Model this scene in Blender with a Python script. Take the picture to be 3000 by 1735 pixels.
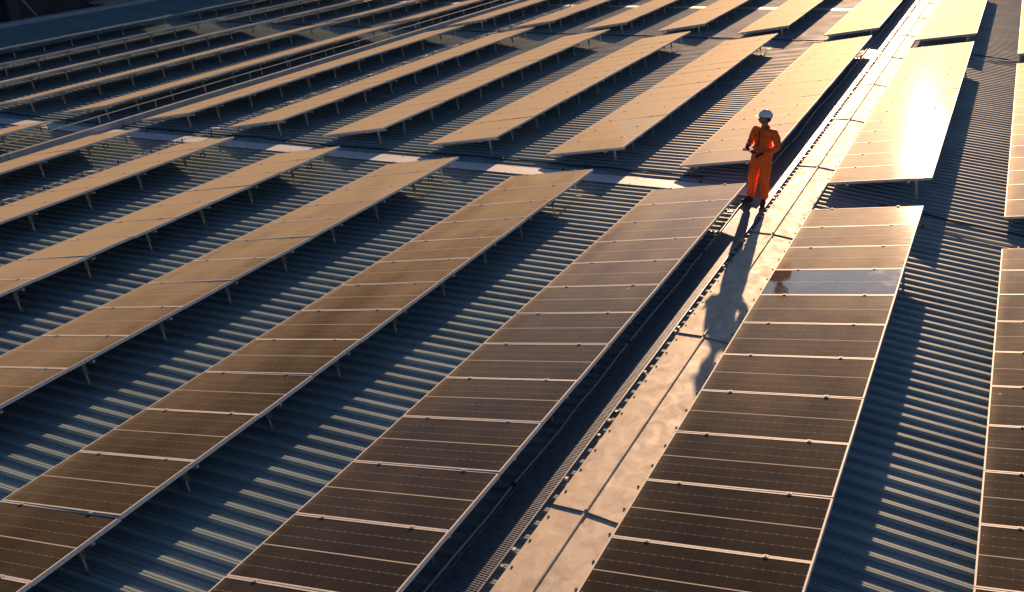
import bpy, bmesh, math, random
import numpy as np
from mathutils import Vector, Matrix, Euler
R = math.radians
random.seed(7)
sc = bpy.context.scene
for o in list(bpy.data.objects): bpy.data.objects.remove(o)

# ---------------------------------------------------------------- camera
S = R(3.25)                         # slope of each roof pitch
ORG = Vector((.78, 0, -.46))        # ridge point in survey coordinates
def W(x, y, z):                     # survey coordinates (left pitch level) -> world
    p = Vector((x, y, z)) - ORG
    return Vector((math.cos(S)*p.x - math.sin(S)*p.z, p.y, math.sin(S)*p.x + math.cos(S)*p.z))
cam = bpy.data.cameras.new('camera'); co = bpy.data.objects.new('camera', cam)
sc.collection.objects.link(co); sc.camera = co
cam.sensor_width = 36; cam.lens = 34.186; cam.clip_end = 2000; cam.clip_start = .1
rt = Vector((0.89874478, 0.43843989, 0.00531904)); up = Vector((-0.19010496, 0.3787017, 0.90578426)); fw = Vector((-0.39511762, 0.81508005, -0.42370577))
m = Matrix((rt, up, -fw)).transposed().to_4x4(); m.translation = Vector((2.74001947, -17.05404598, 6.01511604))
co.matrix_world = m

# ---------------------------------------------------------------- light
SUN_EL, SUN_AZ = R(13.6), R(-8.1)   # azimuth from +Y towards +X
wd = bpy.data.worlds.new('World'); sc.world = wd; wd.use_nodes = True
nt = wd.node_tree; bgn = nt.nodes['Background']
sky = nt.nodes.new('ShaderNodeTexSky'); sky.sky_type = 'NISHITA'; sky.sun_disc = False
sky.sun_elevation = SUN_EL; sky.sun_rotation = SUN_AZ
sky.air_density = .6; sky.dust_density = .6; sky.ozone_density = 2.5
nt.links.new(sky.outputs[0], bgn.inputs[0]); bgn.inputs[1].default_value = .05
sl = bpy.data.lights.new('sun', 'SUN'); sl.energy = 5.0; sl.angle = R(.5); sl.color = (1, .61, .35)
so = bpy.data.objects.new('sun', sl); sc.collection.objects.link(so)
sdir = Vector((math.sin(SUN_AZ)*math.cos(SUN_EL), math.cos(SUN_AZ)*math.cos(SUN_EL), math.sin(SUN_EL)))
so.rotation_euler = sdir.to_track_quat('Z', 'Y').to_euler(); so.location = (0, 0, 40)
sc.view_settings.view_transform = 'Standard'; sc.view_settings.look = 'None'
sc.view_settings.exposure = 1.0; sc.view_settings.gamma = 1

# ---------------------------------------------------------------- materials
class NT:
    def __init__(s, name):
        s.m = bpy.data.materials.new(name); s.m.use_nodes = True; s.t = s.m.node_tree
        s.p = s.t.nodes['Principled BSDF']; s.out = s.t.nodes['Material Output']
    def n(s, typ, **k):
        nd = s.t.nodes.new(typ)
        for a, v in k.items(): setattr(nd, a, v)
        return nd
    def l(s, a, b): s.t.links.new(a, b)
    def put(s, sock, v):
        if isinstance(v, (int, float)): sock.default_value = v
        elif isinstance(v, tuple): sock.default_value = v if len(v) == 4 or len(sock.default_value) == 3 else (*v, 1)
        else: s.l(v, sock)
    def math(s, op, a, b=None, c=None, clamp=False):
        nd = s.n('ShaderNodeMath', operation=op); nd.use_clamp = clamp
        s.put(nd.inputs[0], a)
        if b is not None: s.put(nd.inputs[1], b)
        if c is not None: s.put(nd.inputs[2], c)
        return nd.outputs[0]
    def mix(s, f, a, b):
        nd = s.n('ShaderNodeMix', data_type='RGBA'); s.put(nd.inputs[0], f)
        s.put(nd.inputs[6], a if not isinstance(a, tuple) else (*a, 1)); s.put(nd.inputs[7], b if not isinstance(b, tuple) else (*b, 1))
        return nd.outputs[2]
    def coords(s, which='Object', scale=(1, 1, 1), rot=(0, 0, 0)):
        t = s.n('ShaderNodeTexCoord'); mp = s.n('ShaderNodeMapping'); mp.inputs['Scale'].default_value = scale; mp.inputs['Rotation'].default_value = rot
        s.l(t.outputs[which], mp.inputs[0]); return mp.outputs[0]
    def noise(s, vec, scale, detail=5, rough=.55, w=None, dist=0):
        nd = s.n('ShaderNodeTexNoise'); nd.inputs['Scale'].default_value = scale; nd.inputs['Detail'].default_value = detail
        nd.inputs['Roughness'].default_value = rough; nd.inputs['Distortion'].default_value = dist
        if w is not None: nd.noise_dimensions = '4D'; s.l(w, nd.inputs['W'])
        s.l(vec, nd.inputs['Vector']); return nd.outputs[0]
    def ramp(s, v, a, b, c=0., d=1.):
        nd = s.n('ShaderNodeMapRange'); nd.clamp = True
        for i, x in zip((1, 2, 3, 4), (a, b, c, d)): nd.inputs[i].default_value = x
        s.l(v, nd.inputs[0]); return nd.outputs[0]
    def set(s, **k):
        for a, v in k.items():
            s.put(s.p.inputs[{'col': 'Base Color', 'rough': 'Roughness', 'metal': 'Metallic', 'spec': 'Specular IOR Level', 'ior': 'IOR'}[a]], v)
        return s
    def bump(s, h, strength=.2, dist=.01):
        b = s.n('ShaderNodeBump'); b.inputs['Strength'].default_value = strength; b.inputs['Distance'].default_value = dist
        s.l(h, b.inputs['Height']); s.l(b.outputs[0], s.p.inputs['Normal'])

def simple(name, col, rough=.5, metal=0., var=.25, scale=8, spec=.5):
    s = NT(name); v = s.coords(); n = s.noise(v, scale)
    c2 = tuple(c*(1-var) for c in col)
    s.set(col=s.mix(s.ramp(n, .35, .65), col, c2), rough=rough, metal=metal, spec=spec); s.bump(n, .1)
    return s.m

def roof_mat():
    s = NT('zinc_roof'); w = s.coords('Object', (.35, 6, 6)); w2 = s.coords('Object', (1, 1, 1))
    st = s.noise(w, 4, 6, .6); bl = s.noise(w2, 1.3, 5, .6); fine = s.noise(s.coords('Object', (.6, 25, 25)), 9, 4, .6)
    a = s.mix(s.ramp(bl, .3, .7), (.32, .42, .45), (.22, .315, .35))
    a = s.mix(s.ramp(st, .5, .8, 0, .6), a, (.15, .18, .21))
    a = s.mix(s.ramp(fine, .55, .8, 0, .35), a, (.14, .14, .14))
    tc = s.n('ShaderNodeTexCoord'); sp = s.n('ShaderNodeSeparateXYZ'); s.l(tc.outputs['Object'], sp.inputs[0]); X, Y = sp.outputs[0], sp.outputs[1]
    ry = s.math('DIVIDE', s.math('ADD', Y, 20.309), .2345)
    wn = s.n('ShaderNodeTexWhiteNoise'); wn.noise_dimensions = '1D'; s.l(s.math('FLOOR', s.math('DIVIDE', ry, 3.)), wn.inputs['W'])     # sheets three ribs wide differ slightly
    a = s.mix(s.ramp(wn.outputs[0], 0, 1, 0, .30), a, (.17, .20, .22))
    dy = s.math('MULTIPLY', s.math('ABSOLUTE', s.math('SUBTRACT', s.math('FRACT', ry), .551)), .2345)
    dx = s.math('MULTIPLY', s.math('ABSOLUTE', s.math('SUBTRACT', s.math('FRACT', s.math('DIVIDE', X, .95)), .5)), .95)
    dot = s.math('LESS_THAN', s.math('ADD', s.math('MULTIPLY', dx, dx), s.math('MULTIPLY', dy, dy)), .00010)
    a = s.mix(s.math('MULTIPLY', dot, .85), a, (.03, .03, .03))                                                                          # roofing screws on the crests
    rst = s.noise(s.coords('Object', (.25, 3, 1)), 5, 5, .7)
    a = s.mix(s.ramp(rst, .60, .78, 0, .55), a, (.16, .13, .10))                                                                         # dirt runs down the slope
    s.set(col=a, metal=.0, rough=s.ramp(bl, .2, .8, .55, .68), spec=.22); s.bump(bl, .05, .005)
    return s.m
def cap_mat():
    s = NT('galvanised_cap'); v = s.coords('Object', (1, .8, 1)); b = s.noise(v, 5, 8, .65, dist=.6); b2 = s.noise(v, 1.4, 6, .6); f = s.noise(v, 38, 5, .7)
    a = s.mix(s.ramp(b, .35, .65), (.70, .63, .50), (.46, .41, .33))
    a = s.mix(s.ramp(b2, .45, .7), a, (.58, .50, .38))
    a = s.mix(s.ramp(f, .5, .8, 0, .3), a, (.25, .24, .23))
    s.set(col=a, metal=.0, spec=.25, rough=s.ramp(b, .3, .7, .55, .75)); s.bump(s.noise(s.coords('Object', (3, .7, 1)), 4, 3), .15, .005)
    return s.m
def panel_mat(name, dusty=True):
    s = NT(name)
    tc = s.n('ShaderNodeTexCoord'); sp = s.n('ShaderNodeSeparateXYZ'); s.l(tc.outputs['Object'], sp.inputs[0]); x, y = sp.outputs[0], sp.outputs[1]
    ay = s.math('ABSOLUTE', y)
    mid = s.math('LESS_THAN', ay, .0068)
    # cell grid: columns of .16 across y, cells of .0795 along x
    fy = s.math('SUBTRACT', s.math('FRACT', s.math('ADD', s.math('DIVIDE', y, .158), .5)), .5); dy = s.math('MULTIPLY', s.math('ABSOLUTE', fy), .158)
    fx = s.math('SUBTRACT', s.math('FRACT', s.math('DIVIDE', x, .0887)), .5); dx = s.math('MULTIPLY', s.math('ABSOLUTE', fx), .0887)
    line = s.math('LESS_THAN', dy, .0018)
    dia = s.math('LESS_THAN', s.math('ADD', dx, s.math('MULTIPLY', dy, 1.4)), .0075)
    vline = s.math('LESS_THAN', dx, .001)
    bb = s.math('LESS_THAN', s.math('ABSOLUTE', s.math('SUBTRACT', s.math('FRACT', s.math('DIVIDE', y, .0316)), .5)), .03)
    oi = s.n('ShaderNodeObjectInfo'); rnd = s.math('MULTIPLY', oi.outputs['Random'], 37.)
    geo = s.n('ShaderNodeNewGeometry')
    mpg = s.n('ShaderNodeMapping'); s.l(geo.outputs['Position'], mpg.inputs[0]); mpg.inputs['Scale'].default_value = (.9, .35, 1)
    big = s.noise(mpg.outputs[0], 1.1, 5, .55)  # broad dust variation, which also paints in dark cloudy reflections
    mp = s.n('ShaderNodeMapping'); s.l(tc.outputs['Object'], mp.inputs[0]); mp.inputs['Scale'].default_value = (1.2, 14, 1)
    strk = s.noise(mp.outputs[0], 3, 5, .65, w=rnd)
    cl = s.noise(tc.outputs['Object'], 3.0, 6, .6, w=rnd)
    fine = s.noise(tc.outputs['Object'], 160, 2, .6, w=rnd)
    cellc = s.mix(s.math('MULTIPLY', bb, .25), (.010, .0085, .009), (.09, .08, .07))
    c = s.mix(s.math('MULTIPLY', line, .6), cellc, (.30, .27, .22)); c = s.mix(s.math('MULTIPLY', vline, .08), c, (.3, .27, .22))
    c = s.mix(s.math('MULTIPLY', dia, .8), c, (.50, .46, .38)); c = s.mix(s.math('MULTIPLY', mid, .9), c, (.62, .56, .46))
    vo = s.n('ShaderNodeTexVoronoi'); vo.inputs['Scale'].default_value = .9; s.l(geo.outputs['Position'], vo.inputs['Vector'])
    drop = s.math('LESS_THAN', vo.outputs['Distance'], s.ramp(strk, .3, .7, .008, .022))
    lw = s.n('ShaderNodeLayerWeight'); lw.inputs[0].default_value = .5; g = lw.outputs['Facing']     # 0 face-on, 1 grazing
    if dusty:
        d = s.math('MULTIPLY', s.ramp(big, .34, .66, .62, 1.25), s.ramp(strk, .3, .7, .75, 1.2))
        d = s.math('MULTIPLY', d, s.ramp(cl, .3, .7, .85, 1.12)); d = s.math('MULTIPLY', d, s.ramp(fine, .3, .7, .85, 1.15))
        d = s.math('MULTIPLY', d, s.ramp(oi.outputs['Random'], 0, 1, .9, 1.1))
        edge = s.math('MULTIPLY', s.ramp(x, .02, .13, 1, 0), s.ramp(cl, .3, .6, .3, 1))       # grime along the low edge
        dens = s.math('MULTIPLY', s.math('ADD', d, edge), DUST)
        # optical depth of a thin layer grows towards grazing: 1-exp(-t/cos)
        cosv = s.math('POWER', s.math('MAXIMUM', s.math('SUBTRACT', 1., g), .06), 3.4)
        f = s.math('SUBTRACT', 1., s.math('EXPONENT', s.math('MULTIPLY', s.math('DIVIDE', dens, cosv), -1.)))
        s.set(col=c, rough=s.ramp(strk, .3, .7, .055, .09), spec=.07)
        df = s.n('ShaderNodeBsdfDiffuse'); df.inputs['Color'].default_value = (*DUSTCOL, 1)
        gl = s.n('ShaderNodeBsdfGlossy'); gl.inputs['Color'].default_value = (*LOBECOL, 1); gl.inputs['Roughness'].default_value = LOBER
        m1 = s.n('ShaderNodeMixShader'); m1.inputs[0].default_value = LOBE; s.l(df.outputs[0], m1.inputs[1]); s.l(gl.outputs[0], m1.inputs[2])
        mx = s.n('ShaderNodeMixShader'); s.l(f, mx.inputs[0]); s.l(s.p.outputs[0], mx.inputs[1]); s.l(m1.outputs[0], mx.inputs[2])
        dd = s.n('ShaderNodeBsdfDiffuse'); dd.inputs['Color'].default_value = (.75, .73, .68, 1); m3 = s.n('ShaderNodeMixShader')
        s.l(s.math('MULTIPLY', drop, .7), m3.inputs[0]); s.l(mx.outputs[0], m3.inputs[1]); s.l(dd.outputs[0], m3.inputs[2])
        s.l(m3.outputs[0], s.out.inputs[0])
    else:
        sn = s.noise(tc.outputs['Object'], 2.6, 6, .62, w=rnd, dist=2.2)
        sw = s.math('MULTIPLY', s.ramp(sn, .46, .62), s.ramp(cl, .38, .60))
        c = s.mix(s.math('ADD', s.math('MULTIPLY', sw, .12), .13), c, (.52, .47, .44))
        s.set(col=c, rough=s.ramp(sw, 0, 1, .05, .085), spec=1.)
    return s.m
DUST = .0075; DUSTCOL = (.55, .46, .30); LOBE = .34; LOBECOL = (.47, .42, .33); LOBER = .66
MPANEL = panel_mat('dusty_solar_glass'); MCLEAN = panel_mat('clean_solar_glass', False)
MROOF = roof_mat(); MCAP = cap_mat()
MALU = simple('aluminium_frame', (.68, .67, .62), .6, .0, .12, 20)
MSTEEL = simple('galvanised_steel', (.45, .46, .46), .42, .75, .25, 25)
MBACK = simple('panel_backsheet', (.25, .24, .22), .6, 0, .1, 5)
MFLAT = simple('flat_cover_sheet', (.68, .71, .69), .6, .0, .12, 3)
MGRATE = simple('grey_walkway_mesh', (.26, .30, .36), .5, .5, .3, 12)
MCABLE = simple('black_cable', (.015, .015, .016), .45)
MCOND = simple('grey_conduit', (.48, .47, .43), .5, 0, .2, 10)
MCURB = simple('curb_sheet', (.38, .42, .46), .55, .0, .2, 4)
MDARK = simple('dark_wall', (.030, .034, .042), .8, 0, .5, 1.2)
MSCREW = simple('screw_washer', (.03, .028, .026), .6)

# ---------------------------------------------------------------- helpers
def mesh_obj(name, bm, mat, parent=None, loc=None, rot=None, smooth=False):
    me = bpy.data.meshes.new(name); bm.to_mesh(me); bm.free()
    for mt in (mat if isinstance(mat, (list, tuple)) else [mat]): me.materials.append(mt)
    if smooth: me.shade_smooth()
    return inst(name, me, parent, loc, rot)
def inst(name, me, parent=None, loc=None, rot=None):
    o = bpy.data.objects.new(name, me); sc.collection.objects.link(o)
    if parent: o.parent = parent
    if loc is not None: o.location = loc
    if rot is not None: o.rotation_euler = rot
    return o
def mk(name, bm, mats):
    me = bpy.data.meshes.new(name); bm.to_mesh(me); bm.free()
    for q in mats: me.materials.append(q)
    return me
def tag(o, label=None, cat=None, group=None, kind=None):
    for k, v in (('label', label), ('category', cat), ('group', group), ('kind', kind)):
        if v: o[k] = v
    return o
def thing(name, loc, rot, label, cat, group=None):
    return tag(inst(name, None, None, loc, rot), label, cat, group)
def box(bm, x0, x1, y0, y1, z0, z1, M=None, mi=0):
    vs = [Vector((x, y, z)) for z in (z0, z1) for y in (y0, y1) for x in (x0, x1)]
    if M is not None: vs = [M @ v for v in vs]
    v = [bm.verts.new(p) for p in vs]
    for f in ((0, 2, 3, 1), (4, 5, 7, 6), (0, 1, 5, 4), (2, 6, 7, 3), (0, 4, 6, 2), (1, 3, 7, 5)):
        fc = bm.faces.new([v[i] for i in f]); fc.material_index = mi
def tube(bm, pts, r, seg=8, cap=True):
    pts = [Vector(p) for p in pts]; rings = []
    for i, p in enumerate(pts):
        d = (pts[min(i+1, len(pts)-1)] - pts[max(i-1, 0)]).normalized()
        a = d.cross(Vector((0, 0, 1)));
        if a.length < 1e-3: a = d.cross(Vector((0, 1, 0)))
        a.normalize(); b = a.cross(d); rr = r[i] if isinstance(r, (list, tuple)) else r
        rings.append([bm.verts.new(p + rr*(math.cos(2*math.pi*k/seg)*a + math.sin(2*math.pi*k/seg)*b)) for k in range(seg)])
    for q, w in zip(rings, rings[1:]):
        for k in range(seg): bm.faces.new((q[k], q[(k+1) % seg], w[(k+1) % seg], w[k]))
    if cap: bm.faces.new(rings[0][::-1]); bm.faces.new(rings[-1])
ROTL = (0, -S, 0); ROTR = (0, S, 0)
def raise_(x): return .0115*max(0, -17.5 - x)

# ---------------------------------------------------------------- roof
PITCH = .2345; CZ = -.487      # rib pitch; crest level of the left pitch in survey coordinates
prof = [(-.117, -.041), (-.100, -.041), (-.096, -.037), (-.092, -.041), (-.054, -.041), (-.039, 0), (-.018, 0), (-.015, -.012), (-.006, -.014), (-.003, -.004), (.026, -.004), (.040, -.041), (.076, -.041), (.080, -.037), (.084, -.041)]
def ribbed(xs, zf, y0, y1, to_world):
    bm = bmesh.new(); cols = []
    n = int(round((y1-y0)/PITCH)); ys = [(y0 + i*PITCH + dy, dz) for i in range(n) for dy, dz in prof]
    for x in xs: cols.append([bm.verts.new(to_world(x, yy, zf(x) + dz)) for yy, dz in ys])
    for a, b in zip(cols, cols[1:]):
        for i in range(len(ys)-1): bm.faces.new((a[i], b[i], b[i+1], a[i+1]))
    return bm
xsL = [-38.2, -34, -30, -26, -22, -17.5, -14, -10, -6, -3, 0, .76]
roofL = ribbed(xsL, lambda x: CZ + raise_(x), -20.309, 47.9, W)
o = mesh_obj('roof', roofL, MROOF); tag(o, kind='structure')
# right pitch: local x down from the ridge, plane passes ridge crest height -.04 below cap crease
def WR(x, y, z): return Vector((math.cos(S)*x + math.sin(S)*z, y, -math.sin(S)*x + math.cos(S)*z))
ZR = -.046
bm = ribbed([.0, 1, 3, 5, 8, 12], lambda x: ZR, -20.309, 47.9, WR)
o = mesh_obj('roof', bm, MROOF); tag(o, kind='structure')

bm = bmesh.new(); bmesh.ops.create_cone(bm, cap_ends=True, segments=8, radius1=.013, radius2=.009, depth=.010); SCREW = mk('screw', bm, [MSCREW])
# flat cover sheets lying across the left pitch
for y0, y1, x0, x1, lab in ((.70, 1.20, -31, -.02, 'long flat pinkish cover sheet across the ribs in the first walkway gap'), (25.75, 26.35, -31, -.02, 'flat cover sheet crossing the ribs under the far block of panel rows')):
    bm = bmesh.new(); xs = [x0, -26, -22, -17.5, -12, -6, -5.98, x1]
    for a, b in zip(xs, xs[1:]):
        dz = .004 if a > -6 else 0
        za, zb = CZ+raise_(a)+.004+dz, CZ+raise_(b)+.004+dz
        vs = [bm.verts.new(W(*p)) for p in ((a, y0, za), (b, y0, zb), (b, y1, zb), (a, y1, za), (a, y0, za+.004), (b, y0, zb+.004), (b, y1, zb+.004), (a, y1, za+.004))]
        for f in ((3, 2, 1, 0), (4, 5, 6, 7), (0, 1, 5, 4), (1, 2, 6, 5), (2, 3, 7, 6), (3, 0, 4, 7)): bm.faces.new([vs[i] for i in f])
    t = mesh_obj('cover_sheet', bm, MFLAT); tag(t, lab, 'roof sheet')
    x = x0+.5; 
    while x < x1:
        for yy in (y0+.05, y1-.05):
            p = W(x, yy, CZ+raise_(x)+.014); inst('screw', SCREW, t, p)
        x += 1.4

# ---------------------------------------------------------------- ridge cap: overlapping 4.2 m folded sheets
rc = thing('ridge_cap', (0, 0, 0), (0, 0, 0), 'pale folded metal ridge capping between the two roof slopes', 'ridge capping')
capprof = [(-.36, -.060), (-.352, -.030), (-.016, -.006), (-.015, .012), (-.009, .020), (.009, .020), (.013, .012), (.015, -.006), (.345, -.030), (.352, -.060)]
jn = [-9.67 + 4.21*i for i in range(-2, 14)]
for i, yj in enumerate(jn[:-1]):
    y0, y1 = yj - .03, jn[i+1]
    bm = bmesh.new(); N = 12; cols = []
    rr = random.Random(i)
    off = rr.uniform(-.004, .004)
    for k in range(N+1):
        f = k/N; yy = y0 + (y1-y0)*f; lift = .016*(1-f) + .002
        cols.append([bm.verts.new((x*(1+off), yy, z*math.cos(0) + lift + rr.uniform(-.0012, .0012))) for x, z in capprof])
    for a, b in zip(cols, cols[1:]):
        for q in range(len(capprof)-1): bm.faces.new((a[q], a[q+1], b[q+1], b[q]))
    lip = [bm.verts.new((v.co.x, v.co.y + .002, v.co.z - .007)) for v in cols[0]]
    for q in range(len(capprof)-1): bm.faces.new((cols[0][q], lip[q], lip[q+1], cols[0][q+1]))
    for e in (0, -1):
        lo = [bm.verts.new((c[e].co.x, c[e].co.y, c[e].co.z - .012)) for c in cols]
        for a in range(N): bm.faces.new((cols[a][e], cols[a+1][e], lo[a+1], lo[a]))
    cs = mesh_obj('cap_sheet', bm, MCAP, rc)
    ns = 10
    for sx in (-.32, .325):
        for k in range(ns):
            yy = yj + .22 + k*.42; f = (yy-y0)/(y1-y0); z = -.0285 + .016*(1-f) + .002
            inst('screw', SCREW, cs, (sx + rr.uniform(-.008, .008), yy + rr.uniform(-.01, .01), z + .006))

# ---------------------------------------------------------------- walkway mesh
wk = thing('walkway_mesh', W(0, 0, -.452), ROTL, 'dark metal mesh walkway running along the left side of the ridge capping', 'walkway')
WX0, WX1 = -.04, .34
segs = [(-20 + 3.0*i, -20 + 3.0*(i+1) - .012) for i in range(22)]
bm = bmesh.new(); box(bm, WX0-.02, WX1+.045, 0, .04, -.032, -.014); BAR = mk('support_bar', bm, [MSTEEL])
bm = bmesh.new(); box(bm, WX1+.012, WX1+.045, -.022, .022, -.030, -.006); CLIP = mk('clip', bm, [MALU])
for y0, y1 in segs:
    bm = bmesh.new()
    for k in range(9):
        x = WX0 + (WX1-WX0)*k/8; w = .006 if k in (0, 8) else .0022
        box(bm, x-w, x+w, y0, y1, -.010, .002 if k in (0, 8) else -.002)
    yy = y0 + .01
    while yy < y1:
        box(bm, WX0, WX1, yy-.0045, yy+.0045, -.012, 0.); yy += .030
    mesh_obj('mesh_sheet', bm, MGRATE, wk)
    for yb in (y0+.25, y1-.3): inst('support_bar', BAR, wk, (0, yb, 0))
yy = -19.3
while yy < 44: inst('clip', CLIP, wk, (0, yy, 0)); yy += 1.26

# ---------------------------------------------------------------- solar rows
def frame_bm(L, Wd=.988):
    bm = bmesh.new(); t = .044; f = .017; h = Wd/2
    box(bm, 0, L, -h, -h+f, -t, 0); box(bm, 0, L, h-f, h, -t, 0)
    box(bm, 0, f, -h+f, h-f, -t, 0); box(bm, L-f, L, -h+f, h-f, -t, 0)
    return bm
def glass_bm(L, Wd=.988):
    bm = bmesh.new(); f = .0165; h = Wd/2
    box(bm, f, L-f, -h+f, h-f, -.010, -.003)
    for fc in bm.faces: fc.material_index = 1 if fc.normal.z < .5 and fc.calc_center_median().z < -.006 else 0
    return bm
LL, LR = 1.799, 1.845
def kit(L, tilt, h0):
    K = {}
    K['frame'] = mk('frame', frame_bm(L), [MALU]); K['panel'] = mk('solar_panel', glass_bm(L), [MPANEL, MBACK]); K['clean'] = mk('solar_panel', glass_bm(L), [MCLEAN, MBACK])
    bm = bmesh.new(); box(bm, -.022, .022, -.018, .018, -.004, .006); box(bm, -.007, .007, -.007, .007, .006, .012); K['clamp'] = mk('clamp', bm, [MALU])
    # leg: C channel square to the panel, with a foot
    ca, sa = math.cos(tilt), math.sin(tilt)
    hx, hz = (L-.31)*ca, h0 + (L-.31)*sa
    ln = hz/ca
    bm = bmesh.new(); M = Matrix.Translation((hx, 0, hz)) @ Matrix.Rotation(-tilt, 4, 'Y')
    box(bm, -.004, .036, -.021, -.017, -ln+.15, -.075, M); box(bm, -.004, .036, .017, .021, -ln+.15, -.075, M); box(bm, -.004, 0, -.017, .017, -ln+.15, -.075, M)
    K['leg'] = mk('leg', bm, [MSTEEL])
    bx = hx + (ln-.10)*sa
    bm = bmesh.new(); M2 = Matrix.Translation((hx, 0, hz)) @ Matrix.Rotation(-tilt, 4, 'Y')
    box(bm, .002, .010, -.014, .014, -ln+.012, -ln+.20, M2)
    fx = hx + ln*sa; box(bm, fx-.02, fx+.075, -.02, .02, .002, .010); box(bm, fx+.03, fx+.046, -.008, .008, .010, .022)
    K['foot'] = mk('foot', bm, [MSTEEL])
    # front foot
    fxx = .16*ca; fz = h0 + .16*sa - .07
    bm = bmesh.new(); box(bm, fxx-.004, fxx+.004, -.02, .02, .01, fz); box(bm, fxx-.004, fxx+.07, -.02, .02, .002, .010)
    K['front'] = mk('front_foot', bm, [MSTEEL])
    # sloping beam under the panel at each leg
    bm = bmesh.new(); M3 = Matrix.Translation((0, 0, h0)) @ Matrix.Rotation(-tilt, 4, 'Y')
    box(bm, .10, L-.05, -.018, .018, -.112, -.078, M3); K['beam'] = mk('beam', bm, [MSTEEL])
    K['L'], K['tilt'], K['h0'] = L, tilt, h0; K['rails'] = {}
    return K
def rail(K, n):
    if n not in K['rails']:
        out = []
        for xr in (.36, K['L']-.40):
            bm = bmesh.new(); M3 = Matrix.Translation((0, 0, K['h0'])) @ Matrix.Rotation(-K['tilt'], 4, 'Y')
            box(bm, xr-.02, xr+.02, -n-.05, .05, -.077, -.037, M3); out.append(mk('rail', bm, [MALU]))
        K['rails'][n] = out
    return K['rails'][n]
TL = math.atan2(.305, 1.773); TR = R(8.35) + 2*S
KL = kit(LL, TL, .182); KR = kit(LR, TR, .185)
ORD = ['first', 'second', 'third', 'fourth', 'fifth', 'sixth', 'seventh', 'eighth', 'ninth', 'tenth', 'eleventh']
def solar_row(K, loc, rot, n, label, group, detail=2, clean=None, legoff=.47, skip=0):
    t = thing('solar_panel_row', loc, rot, label, 'solar panels', group)
    ca, sa = math.cos(K['tilt']), math.sin(K['tilt']); z0 = K['h0']
    for k in range(n):
        me = K['clean'] if clean == k else K['panel']
        jit = random.uniform(-.0018, .0018)
        p = inst('solar_panel', me, t, (0, -k-.5, z0 + jit), (random.uniform(-.0025, .0025), -K['tilt'] + random.uniform(-.003, .003), random.uniform(-.0012, .0012)))
        if clean == k: p['label'] = 'clean glossy panel among the dusty ones'
        inst('frame', K['frame'], p)
        if detail > 1:
            for xr in (.36, K['L']-.40):
                if k: inst('clamp', K['clamp'], t, (xr*ca, -k, z0 + xr*sa + .001), (0, -K['tilt'], 0))
    if detail > 1:
        for xr in (.36, K['L']-.40):
            for yy in (0.006, -n-.006): inst('clamp', K['clamp'], t, (xr*ca, yy, z0 + xr*sa + .001), (0, -K['tilt'], 0))
    for me in rail(K, n): inst('rail', me, t)
    ys = [-.28]; y = -1.41
    while y > -n + .6: ys.append(y); y -= 1.363
    ys.append(-n + .22)
    for y in ys:
        lg = inst('leg', K['leg'], t, (0, y, 0)); inst('foot', K['foot'], lg)
        inst('front_foot', K['front'], t, (0, y, 0))
        if detail > 0: inst('beam', K['beam'], t, (0, y, 0))
    return t
B0, B1, C0 = 1.694, 16.70, 18.42
BL = [('near', 0.0, 15), ('middle', B1, 15), ('far', C0+15, 15)]
WHERE = {'near': 'in the nearest block', 'middle': 'in the middle block', 'far': 'in the far block'}
GR = {'near': 'solar panel rows of the near block', 'middle': 'solar panel rows of the middle block', 'far': 'solar panel rows of the far block'}
for bn, ye, n in BL:
    for i in range(11):
        if bn == 'near' and i > 6: continue
        xh = -2.991*i; xl = xh - 1.773
        zr = CZ + raise_(xl)
        det = 2 if (bn == 'near' and i < 5) or (bn == 'middle' and i < 3) else 1
        lab = '%s solar panel row left of the ridge capping, %s' % (ORD[i], WHERE[bn])
        if i == 0: lab = 'solar panel row immediately left of the mesh walkway, ' + WHERE[bn]
        if i == 10: lab = 'leftmost visible solar panel row seen edge-on, ' + WHERE[bn]
        solar_row(KL, W(xl, ye, zr), ROTL, n, lab, GR[bn], det)
# right side rows
def onR(fx, fz):  # survey point -> local coordinates of right pitch
    w = W(fx, 0, fz); return (math.cos(S)*w.x - math.sin(S)*w.z, math.sin(S)*w.x + math.cos(S)*w.z)
r1 = onR(1.186, -.3647); r2 = onR(4.288, -.718)
print('right low edges', r1, r2, 'h over roof', r1[1]-ZR, r2[1]-ZR)
for bn, ye, n in BL:
    for j, rr in enumerate((r1, r2)):
        lab = ('solar panel row immediately right of the ridge capping, ' if j == 0 else 'solar panel row at the right edge of the picture, ') + WHERE[bn]
        if bn == 'near' and j == 0: lab = 'solar panel row right of the ridge capping with one clean grey panel'
        solar_row(KR, WR(rr[0], ye-.07, rr[1]-KR['h0']), ROTR, n, lab, GR[bn], 2 if bn != 'far' else 1, clean=3 if (bn == 'near' and j == 0) else None)

# ---------------------------------------------------------------- curb with pipe rail between rows six and seven
cb = thing('roof_curb', W(-17.3, 0, CZ), ROTL, 'long low metal curb with a lit pale top, crossing the roof between panel rows', 'roof curb')
y = -6.
while y < 46:
    bm = bmesh.new(); y1 = y + 3.98
    box(bm, -.09, 0, y, y1, -.03, .165); box(bm, -.10, .012, y, y1, .168, .180)
    mesh_obj('curb_sheet', bm, MCURB, cb); y += 4
pr = thing('pipe_rail', W(-17.72, 0, CZ), ROTL, 'thin grey pipe on short posts just left of the long curb', 'pipe')
bm = bmesh.new(); tube(bm, [(0, -8 + i*1.5, .33 + .004*math.sin(i*2.1)) for i in range(37)], .016); mesh_obj('pipe', bm, MCOND, pr)
bm0 = bmesh.new(); box(bm0, -.012, .012, -.012, .012, 0, .32); box(bm0, -.04, .04, -.04, .04, 0, .006); post = mk('post', bm0, [MSTEEL])
yy = -7.
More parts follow.
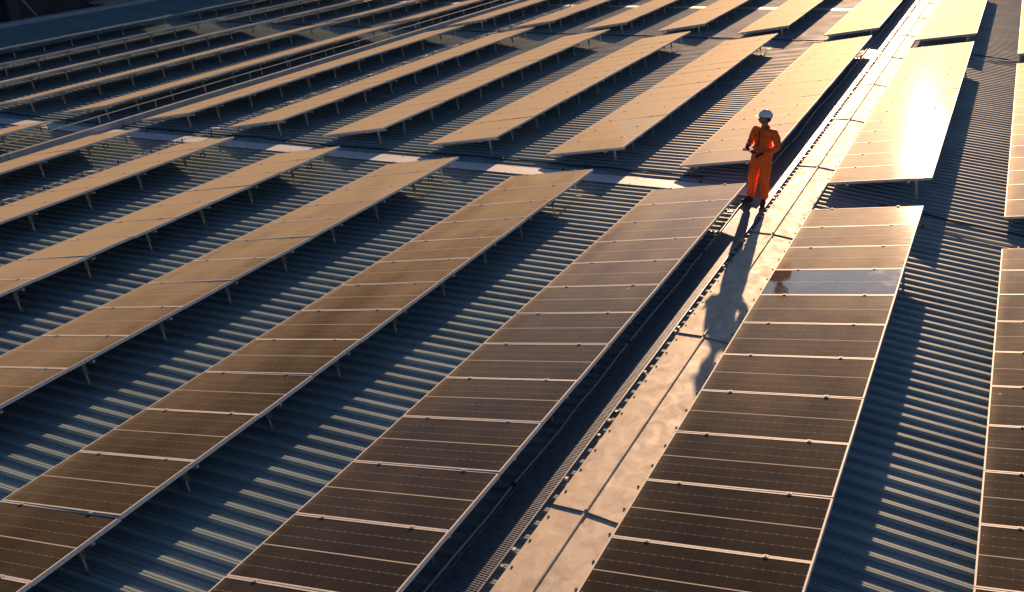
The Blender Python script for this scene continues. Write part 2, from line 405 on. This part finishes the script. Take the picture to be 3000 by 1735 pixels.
while yy < 46: inst('post', post, pr, (0, yy, 0)); yy += 2.05

# ---------------------------------------------------------------- cables
bmc = bmesh.new(); box(bmc, -.016, .016, -.03, .03, -.022, .022); CCLIP = mk('clip', bmc, [MSCREW])
def cable(name, pts, r, mat, label, cat='cable', group=None, seg=8):
    bm = bmesh.new(); tube(bm, pts, r, seg); o = mesh_obj(name, bm, mat, smooth=True)
    for q in pts[4:-3:6]: inst('clip', CCLIP, o, (q[0], q[1], q[2] - .004))
    return tag(o, label, cat, group)
def wavy(p0, p1, n, amp, zamp, seed, tf, lim=None):
    rr = random.Random(seed); out = []; a = 0; b = 0
    for i in range(n+1):
        f = i/n; a = .75*a + rr.uniform(-amp, amp); b = abs(rr.gauss(0, zamp))
        x = p0[0] + (p1[0]-p0[0])*f; y = p0[1] + (p1[1]-p0[1])*f; z = p0[2] + (p1[2]-p0[2])*f
        if abs(p1[0]-p0[0]) > abs(p1[1]-p0[1]): y += a; z += raise_(x)
        else: x += a
        out.append(tf(x, y, z + b))
    return out
cable('conduit', wavy((-.115, -19, -.468), (-.115, 46, -.468), 110, .022, .004, 3, W), .013, MCOND, 'thin pale wavy conduit lying along the left side of the mesh walkway', 'conduit')
for nm, y, lab in (('a', 1.52, 'black cable lying across the ribs in the first walkway gap'), ('b', B1+1.45, 'black cable lying across the ribs in the second walkway gap')):
    cable('cable', wavy((-30.5, y, -.466), (-1.2, y+.02, -.466), 90, .045, .012, ord(nm), W), .017, MCABLE, lab)
    cable('cable', [WR(v[0], v[1], v[2]) for v in wavy((1.4, y-.1, ZR+.02), (9, y-.55, ZR+.02), 30, .04, .012, ord(nm)+5, lambda *a: a)], .017, MCABLE, lab.replace('black', 'dark').replace('ribs', 'right-hand roof slope'))
    cable('conduit', [WR(v[0], v[1], v[2]) for v in wavy((1.2, y-.75, ZR+.02), (9, y-1.25, ZR+.02), 30, .03, .008, ord(nm)+9, lambda *a: a)], .011, MCOND, 'thin pale conduit across the right-hand roof slope in the %s walkway gap' % ('first' if nm == 'a' else 'second'), 'conduit')
for i in range(7):      # short pale conduit lengths clipped across the ribs beside the flat sheet
    x = -2.99*i - .9
    for q, (yb, nm) in enumerate(((1.34, 'first'), (B1+.55, 'second'))):
        if q and i > 4: continue
        cable('conduit', wavy((x-.75, yb, -.473), (x+.15, yb-.06, -.473), 8, .012, .003, i+40*q, W), .011, MCOND, 'short pale conduit length %s the %s panel row in the %s walkway gap' % ('behind', ORD[i], nm), 'conduit', 'short conduit lengths in the gaps')
# slack cable coil hanging under first rows
bm = bmesh.new()
# safety line along the low edge of the fifth row
sf = thing('wire_line', W(-13.93, 0, CZ), ROTL, 'twisted pale wire line on small stands along the far edge of the fifth panel row', 'wire')
bm = bmesh.new(); rr = random.Random(5); pts = []
for i in range(180):
    yy = -15 + i*.34; pts.append((rr.uniform(-.03, .03), yy, .17 + (.05 if i % 3 == 0 else 0) + rr.uniform(-.02, .02)))
tube(bm, pts, .009, 6); tube(bm, [(p[0]+rr.uniform(-.03, .03), p[1]+.15, p[2]+rr.uniform(-.04, .02)) for p in pts], .007, 6); mesh_obj('wire', bm, MCOND, sf)
bm0 = bmesh.new(); box(bm0, -.01, .01, -.01, .01, 0, .22); stand = mk('stand', bm0, [MCABLE])
yy = -15.
while yy < 45: inst('stand', stand, sf, (0, yy, 0)); yy += 1.02
# coils hanging from rows
for i, y, bn in ((2, -.95, 'near'), (3, -.95, 'near'), (4, -.95, 'near'), (5, -1.0, 'near'), (6, B1-15+.9, 'middle'), (5, B1-15+.8, 'middle')):
    bm = bmesh.new(); pts = []
    for k in range(49):
        a = k/48*2*math.pi*2; r = .07 + .012*math.sin(k*.9)
        pts.append((.006*math.sin(k*.35), r*math.cos(a), r*.8*math.sin(a) - .06))
    tube(bm, pts, .007, 6)
    o = mesh_obj('cable_coil', bm, MCABLE, None, W(-2.991*i - .14, y, -.14), ROTL, True)
    tag(o, 'black cable coil hanging under the high edge of the %s row in the %s block' % (ORD[i], bn), 'cable', 'cable coils under the rows')

# ---------------------------------------------------------------- roof end, yard and neighbouring building
bm = bmesh.new()
for i in range(16):
    y0 = -20 + i*4; zt = CZ + raise_(-38.2)
    for a, b, c, d in ((-38.75, -38.2, zt-.02, zt+.16),):
        vs = [W(x, yy, z) for z in (c, d) for yy in (y0, y0+3.985) for x in (a, b)]
        v = [bm.verts.new(p) for p in vs]
        for f in ((0, 2, 3, 1), (4, 5, 7, 6), (0, 1, 5, 4), (2, 6, 7, 3), (0, 4, 6, 2), (1, 3, 7, 5)): bm.faces.new([v[q] for q in f])
o = mesh_obj('roof_edge_flashing', bm, MCURB); tag(o, 'greenish grey metal edge flashing along the far left end of the roof', 'flashing')
bm = bmesh.new(); bmesh.ops.create_grid(bm, x_segments=2, y_segments=2, size=600); o = mesh_obj('ground', bm, simple('yard_asphalt', (.05, .05, .052), .9, 0, .4, .3), None, (0, 0, -10)); tag(o, kind='structure')
bd = thing('warehouse', (0, 0, 0), (0, 0, 0), 'dark building beyond the far left end of the roof', 'building')
def wbox(name, mat, x0, x1, y0, y1, z0, z1, par=None):
    bm = bmesh.new(); box(bm, x0, x1, y0, y1, z0, z1); bmesh.ops.bevel(bm, geom=bm.edges[:], offset=.02, segments=1, affect='EDGES'); return mesh_obj(name, bm, mat, par)
wbox('wall', MDARK, -62, -41.5, -20, 86, -9.98, 16, bd)
wbox('roof', MCURB, -62.4, -41.1, -20.4, 86.4, 16.02, 16.4, bd)
wbox('canopy', simple('pale_canopy', (.34, .32, .28), .8), -41.45, -40.3, 21.6, 27.5, -2.05, -1.93, bd)
for i in range(13): wbox('pilaster', simple('pilaster_paint', (.05, .052, .06), .8) if i == 0 else bpy.data.materials['pilaster_paint'], -41.46, -41.2, -6+i*7.5, -5.4+i*7.5, -9.98, 15.5, bd)
bm = bmesh.new(); tube(bm, [(-40.5, 23.4, -9.98), (-40.5, 13.4, 3.4)], .055, 10); o = mesh_obj('steel_prop', bm, simple('blue_grey_steel', (.16, .24, .30), .6)); tag(o, 'thin blue-grey steel prop leaning outside the far left roof edge', 'prop')
tk = thing('water_tank', (-40.3, 14.6, -9.98), (0, 0, 0), 'tank with painted sunlit orange top outside the far left corner of the roof', 'tank')
bm = bmesh.new(); bmesh.ops.create_cone(bm, cap_ends=True, segments=28, radius1=.85, radius2=.85, depth=7.6, matrix=Matrix.Translation((0, 0, 3.8))); bmesh.ops.create_cone(bm, cap_ends=True, segments=28, radius1=.9, radius2=.9, depth=.12, matrix=Matrix.Translation((0, 0, 7.66))); mesh_obj('body', bm, simple('tank_steel', (.20, .19, .17), .7), tk)
bm = bmesh.new(); bmesh.ops.create_cone(bm, cap_ends=True, segments=28, radius1=.9, radius2=.25, depth=.35, matrix=Matrix.Translation((0, 0, 7.9))); mesh_obj('lid', bm, simple('sunlit_orange_lid', (.45, .20, .06), .8), tk)  # orange base colour paints sunlight onto a lid that stands in shade

# ---------------------------------------------------------------- person
MORG = NT('orange_coverall'); v = MORG.coords(); nf = MORG.noise(v, 14, 5); nn = MORG.noise(MORG.coords('Object', (1, 1, .5)), 6, 4)
MORG.set(col=MORG.mix(MORG.ramp(nf, .35, .65), (.98, .155, .010), (.88, .12, .008)), rough=.75); MORG.bump(nn, .9, .05); MORG = MORG.m
MSKIN = simple('skin', (.34, .17, .10), .55, 0, .12, 10); MHAIR = simple('dark_hair', (.02, .013, .01), .6)
MHELM = simple('white_hard_hat', (.80, .81, .84), .3, 0, .03, 5); MGLOVE = simple('black_gloves', (.012, .013, .016), .7); MSHOE = simple('black_shoes', (.02, .019, .018), .5)
MTABW = simple('tablet_shell', (.62, .60, .55), .35); MTABS = simple('tablet_screen', (.01, .012, .015), .08)
def skin(name, verts, edges, mat, parent=None, levels=2, root=0):
    me = bpy.data.meshes.new(name); me.from_pydata([v[:3] for v in verts], edges, []); o = bpy.data.objects.new(name, me); sc.collection.objects.link(o)
    md = o.modifiers.new('s', 'SKIN'); sv = me.skin_vertices[0].data
    for i, v in enumerate(verts):
        r = v[3]; sv[i].radius = r if isinstance(r, tuple) else (r, r); sv[i].use_root = (i == root)
    md.use_smooth_shade = True; md.branch_smoothing = .4
    o.modifiers.new('u', 'SUBSURF').levels = levels
    dg = bpy.context.evaluated_depsgraph_get(); dg.update(); nm = bpy.data.meshes.new_from_object(o.evaluated_get(dg)); bpy.data.objects.remove(o)
    nm.materials.clear(); nm.materials.append(mat); nm.shade_smooth(); nm.name = name
    o = bpy.data.objects.new(name, nm); sc.collection.objects.link(o)
    if parent: o.parent = parent
    return o
# local: +Y forward, +X right hand, z up, origin between the feet
HD = R(35)   # head turned to the right-hand side of the body (away from camera-left chest)
def head_mesh(bm, cx, cy, cz):
    M0 = Matrix.Translation((cx, cy, cz)) @ Matrix.Rotation(HEADTURN, 4, 'Z')
    r = bmesh.ops.create_uvsphere(bm, u_segments=28, v_segments=22, radius=1)
    for v in r['verts']:
        x, y, z = v.co
        X, Y, Z = x*.078, y*.098, z*.118
        if z < 0: X *= 1 + .28*z; Y = Y*(1 + .12*z) + (-.0 if y > 0 else .012*-z)
        if y > 0 and z < -.1: Y += .012*max(0, 1-abs(x)*1.5)                        # jaw
        d = math.hypot(x*2.6, (z+.12)*2.2)
        if y > 0: Y += .019*max(0, 1-d)**.8*(1 if z < .12 else .3)                  # nose
        e = math.hypot((abs(x)-.36)*3.2, (z-.02)*4.5)
        if y > 0: Y -= .010*max(0, 1-e)                                             # eye sockets
        mth = math.hypot(x*2.2, (z+.52)*6)
        if y > 0: Y += .006*max(0, 1-mth)
        v.co = M0 @ Vector((X, Y, Z))
    for sx in (-1, 1):
        r = bmesh.ops.create_uvsphere(bm, u_segments=10, v_segments=8, radius=1)
        for v in r['verts']: v.co = M0 @ Vector((sx*.079 + v.co.x*.012, -.008 + v.co.y*.02, -.005 + v.co.z*.032))
    return M0
HEADTURN = R(-48)
SH = 1.385
RH = dict(sh=(.195, -.01, SH), el=(.262, .0, 1.13), wr=(.180, .235, 1.10))
LH = dict(sh=(-.195, -.01, SH), el=(-.300, -.02, 1.115), wr=(-.135, .205, 1.02))
AR = (.135, .03, .085); AL = (-.135, -.02, .085)
bv = [(0, 0, .93, (.13, .10)), (0, 0, 1.10, (.12, .09)), (0, .01, 1.27, (.14, .10)), (0, .0, 1.39, (.10, .07)), (0, .005, 1.47, .052), (0, .02, 1.56, .05),
      (*RH['sh'], .055), (*RH['el'], .04), (*RH['wr'], .027), (*LH['sh'], .055), (*LH['el'], .04), (*LH['wr'], .027),
      (.095, 0, .86, .085), (.115, .015, .49, .055), (*AR, .038), (-.095, 0, .86, .085), (-.115, .02, .49, .055), (*AL, .038)]
be = [(0, 1), (1, 2), (2, 3), (3, 4), (4, 5), (3, 6), (6, 7), (7, 8), (3, 9), (9, 10), (10, 11), (0, 12), (12, 13), (13, 14), (0, 15), (15, 16), (16, 17)]
person = skin('person', bv, be, MSKIN)
bm = bmesh.new(); bm.from_mesh(person.data); M0 = head_mesh(bm, 0, .035, 1.605)
bm.to_mesh(person.data); bm.free(); person.data.shade_smooth()
tag(person, 'person in orange coveralls and white hard hat, standing on the walkway with a tablet', 'person')
cv = [(0, 0, .95, (.188, .155)), (0, 0, 1.06, (.165, .135)), (0, .01, 1.24, (.195, .145)), (0, .0, 1.36, (.165, .118)), (0, -.002, 1.44, (.088, .084)),
      (*RH['sh'], .088), (*RH['el'], .068), (*(Vector(RH['wr'])*.97+Vector(RH['el'])*.03), .045), (*LH['sh'], .088), (*LH['el'], .074), (*(Vector(LH['wr'])*.97+Vector(LH['el'])*.03), .045),
      (.108, 0, .82, (.125, .13)), (.120, .02, .48, (.096, .10)), (AR[0], AR[1]-.01, .10, (.070, .078)), (-.108, 0, .82, (.125, .13)), (-.120, .02, .48, (.096, .10)), (AL[0], AL[1]-.01, .10, (.070, .078)),
      (0, .0, .87, (.17, .15))]
ce = [(0, 1), (1, 2), (2, 3), (3, 4), (3, 5), (5, 6), (6, 7), (3, 8), (8, 9), (9, 10), (0, 17), (17, 11), (11, 12), (12, 13), (17, 14), (14, 15), (15, 16)]
cvr = skin('coverall', cv, ce, MORG, person, 3)
from mathutils import noise as mn
for vt in cvr.data.vertices:                                       # cloth folds
    p = vt.co; k = 1.3 if (.35 < p.z < .6 or 1.0 < p.z < 1.12) else .8
    d = .010*mn.noise(Vector((p.x*7, p.y*7, p.z*15 + p.x*9))) + .006*mn.noise(Vector((p.x*16+3, p.y*16, p.z*30 - p.x*14)))
    if p.z < .10: d -= .004
    vt.co = p + vt.normal*d*k
bm = bmesh.new(); box(bm, .006, .010, .137, .164, 1.12, 1.40); mesh_obj('zip', bm, MSCREW, cvr)
bm = bmesh.new(); box(bm, .05, .145, .135, .163, 1.27, 1.30); mesh_obj('pocket_flap', bm, MORG, cvr)
bm = bmesh.new(); box(bm, -.145, -.05, .135, .163, 1.27, 1.30); mesh_obj('pocket_flap', bm, MORG, cvr)
# collar, pocket flaps and sleeve cuffs
bm = bmesh.new()
ring = []
for k in range(17):
    a = R(-62) + k/16*R(304) + R(90)+R(0)
    a = R(90) + R(28) + k/16*R(304)
    ring.append((math.cos(a)*.072, .008 + math.sin(a)*.068, 1.425 + .02*(0 if 3 < k < 13 else -.6)))
lo = [bm.verts.new((x*1.35, y*1.3, z-.012)) for x, y, z in ring]; hi = [bm.verts.new((x*1.02, y*1.02, z+.05)) for x, y, z in ring]; ou = [bm.verts.new((x*1.28, y*1.25, z+.018)) for x, y, z in ring]
for k in range(16): bm.faces.new((lo[k], lo[k+1], hi[k+1], hi[k])); bm.faces.new((hi[k], hi[k+1], ou[k+1], ou[k]))
bmesh.ops.solidify(bm, geom=bm.faces[:], thickness=.004)
mesh_obj('collar', bm, MORG, cvr, smooth=True)
def shoe(p, ang, name='shoe'):
    bm = bmesh.new(); r = bmesh.ops.create_uvsphere(bm, u_segments=20, v_segments=14, radius=1); M = Matrix.Translation((p[0], p[1], 0)) @ Matrix.Rotation(ang, 4, 'Z')
    for v in r['verts']:
        x, y, z = v.co; X = x*.048*(1 + .12*math.sin(y*2)); Y = y*.145 + .06; Z = z*.055 + .045
        if y > .1: Z = .045 + z*.055*(1 - .35*(y-.1)); Z = Z if z < 0 else Z*.85
        if z > 0 and y < .2: Z += .045*max(0, 1-abs(y+.45)*1.3)
        Z = max(Z, .006); v.co = M @ Vector((X, Y, Z))
    mesh_obj(name, bm, MSHOE, person, smooth=True)
shoe((AR[0], AR[1]), R(-25)*-1*-1); shoe((AL[0], AL[1]), R(22))
# hands in gloves: palm and five fingers closed on the tablet edge
TC = Vector((-.015, .300, 1.045)); 
def glove(wr, el, side):
    wr, el = Vector(wr), Vector(el); d = (wr-el).normalized(); up_ = Vector((0, 0, 1)); inn = Vector((-side, 0, 0))
    lat = d.cross(up_).normalized()*side                                            # towards outer side
    dn = -lat.cross(d).normalized(); dn = dn if dn.z < 0 else -dn
    V = []; E = []
    def add(p, r, q=None):
        V.append((*p, r)); i = len(V)-1
        if q is not None: E.append((q, i))
        return i
    a = add(wr - d*.035, .031); b = add(wr + d*.015, .029, a); c = add(wr + d*.062, (.040, .022), b)
    for k, ln in zip(range(4), (.070, .078, .072, .058)):
        off = (k-1.5)*.021; base = wr + d*.082 + lat*(-off)*1.0; q = add(base, .0105, c)
        q = add(base + d*ln*.45 + dn*.006, .0098, q); q = add(base + d*ln*.68 + dn*.024, .0092, q); add(base + d*ln*.62 + dn*.044, .0085, q)
    tb = wr + d*.03 - lat*.036; q = add(tb, .0125, b); q = add(tb + d*.030 - lat*.014 - dn*.016, .0115, q); add(tb + d*.058 - lat*.008 - dn*.018, .010, q)
    return skin('glove', V, E, MGLOVE, person, 2)
glove(RH['wr'], RH['el'], 1); glove(LH['wr'], LH['el'], -1)
# hair and helmet follow the head
bm = bmesh.new(); r = bmesh.ops.create_uvsphere(bm, u_segments=24, v_segments=16, radius=1)
for v in r['verts']:
    x, y, z = v.co; v.co = M0 @ Vector((x*.084, y*.098-.010, z*.105+.010))
bmesh.ops.delete(bm, geom=[f for f in bm.faces if (M0.inverted() @ f.calc_center_median()).y > .012 or (M0.inverted() @ f.calc_center_median()).z < -.055], context='FACES')
mesh_obj('hair', bm, MHAIR, person, smooth=True)
hm = Matrix.Rotation(R(-8), 4, 'X')
bm = bmesh.new(); r = bmesh.ops.create_uvsphere(bm, u_segments=32, v_segments=24, radius=1)
for v in r['verts']:
    x, y, z = v.co; rg = .006*max(0, 1-abs(x)*6) if z > .2 else 0
    v.co = Vector((x*.106, y*.128, z*(.112+rg)))
bmesh.ops.bisect_plane(bm, geom=bm.verts[:]+bm.edges[:]+bm.faces[:], plane_co=(0, 0, 0), plane_no=(0, 0, -1), clear_outer=True)
bmesh.ops.solidify(bm, geom=bm.faces[:], thickness=.004)
HM = M0 @ Matrix.Translation((0, -.004, .045)) @ Matrix.Rotation(R(4), 4, 'X')
bm.transform(HM); hel = mesh_obj('hard_hat', bm, MHELM, person, smooth=True)
bm = bmesh.new(); N = 28; ri = []; ro = []
for k in range(N):
    a = 2*math.pi*k/N; front = max(0, math.sin(a)); w = .012 + .052*front**2
    ri.append(bm.verts.new((math.cos(a)*.102, math.sin(a)*.124, .004))); ro.append(bm.verts.new((math.cos(a)*(.106+w*.6), math.sin(a)*(.128+w), -.004 - .008*front)))
for k in range(N): bm.faces.new((ri[k], ri[(k+1) % N], ro[(k+1) % N], ro[k]))
bmesh.ops.solidify(bm, geom=bm.faces[:], thickness=.004); bm.transform(HM); mesh_obj('brim', bm, MHELM, hel, smooth=True)
# facial details: eyes, brows, mouth line
bm = bmesh.new()
for sx in (-1, 1):
    r = bmesh.ops.create_uvsphere(bm, u_segments=8, v_segments=6, radius=.0085, matrix=M0 @ Matrix.Translation((sx*.030, .083, .004)))
    box(bm, sx*.030-.015, sx*.030+.015, .084, .094, .018, .023, M0)
box(bm, -.020, .020, .087, .0985, -.066, -.062, M0)
mesh_obj('eyes_and_brows', bm, MHAIR, person)
# place the person
FYAW = None
pw = W(.155, .21, -.450)
fdir = (Vector((-.8988, -.4384, 0))*.72 + Vector((.395, -.815, 0))*.74).normalized()
yaw = math.atan2(-fdir.x, fdir.y)
person.location = pw; person.rotation_euler = (0, 0, yaw)
PM = Matrix.Translation(pw) @ Matrix.Rotation(yaw, 4, 'Z')
tb = thing('tablet', (0, 0, 0), (0, 0, 0), 'pale thin tablet held in both gloved hands of the person', 'tablet')
TMX = PM @ Matrix.Translation((.035, .335, 1.068)) @ Matrix.Rotation(R(-17), 4, 'Y') @ Matrix.Rotation(R(12), 4, 'X')
tb.matrix_world = TMX
bm = bmesh.new(); box(bm, -.135, .135, -.095, .095, -.006, .003); bmesh.ops.bevel(bm, geom=bm.edges[:], offset=.0035, segments=2, affect='EDGES'); mesh_obj('shell', bm, MTABW, tb)
bm = bmesh.new(); box(bm, -.122, .122, -.083, .083, .0032, .0042); mesh_obj('screen', bm, MTABS, tb)
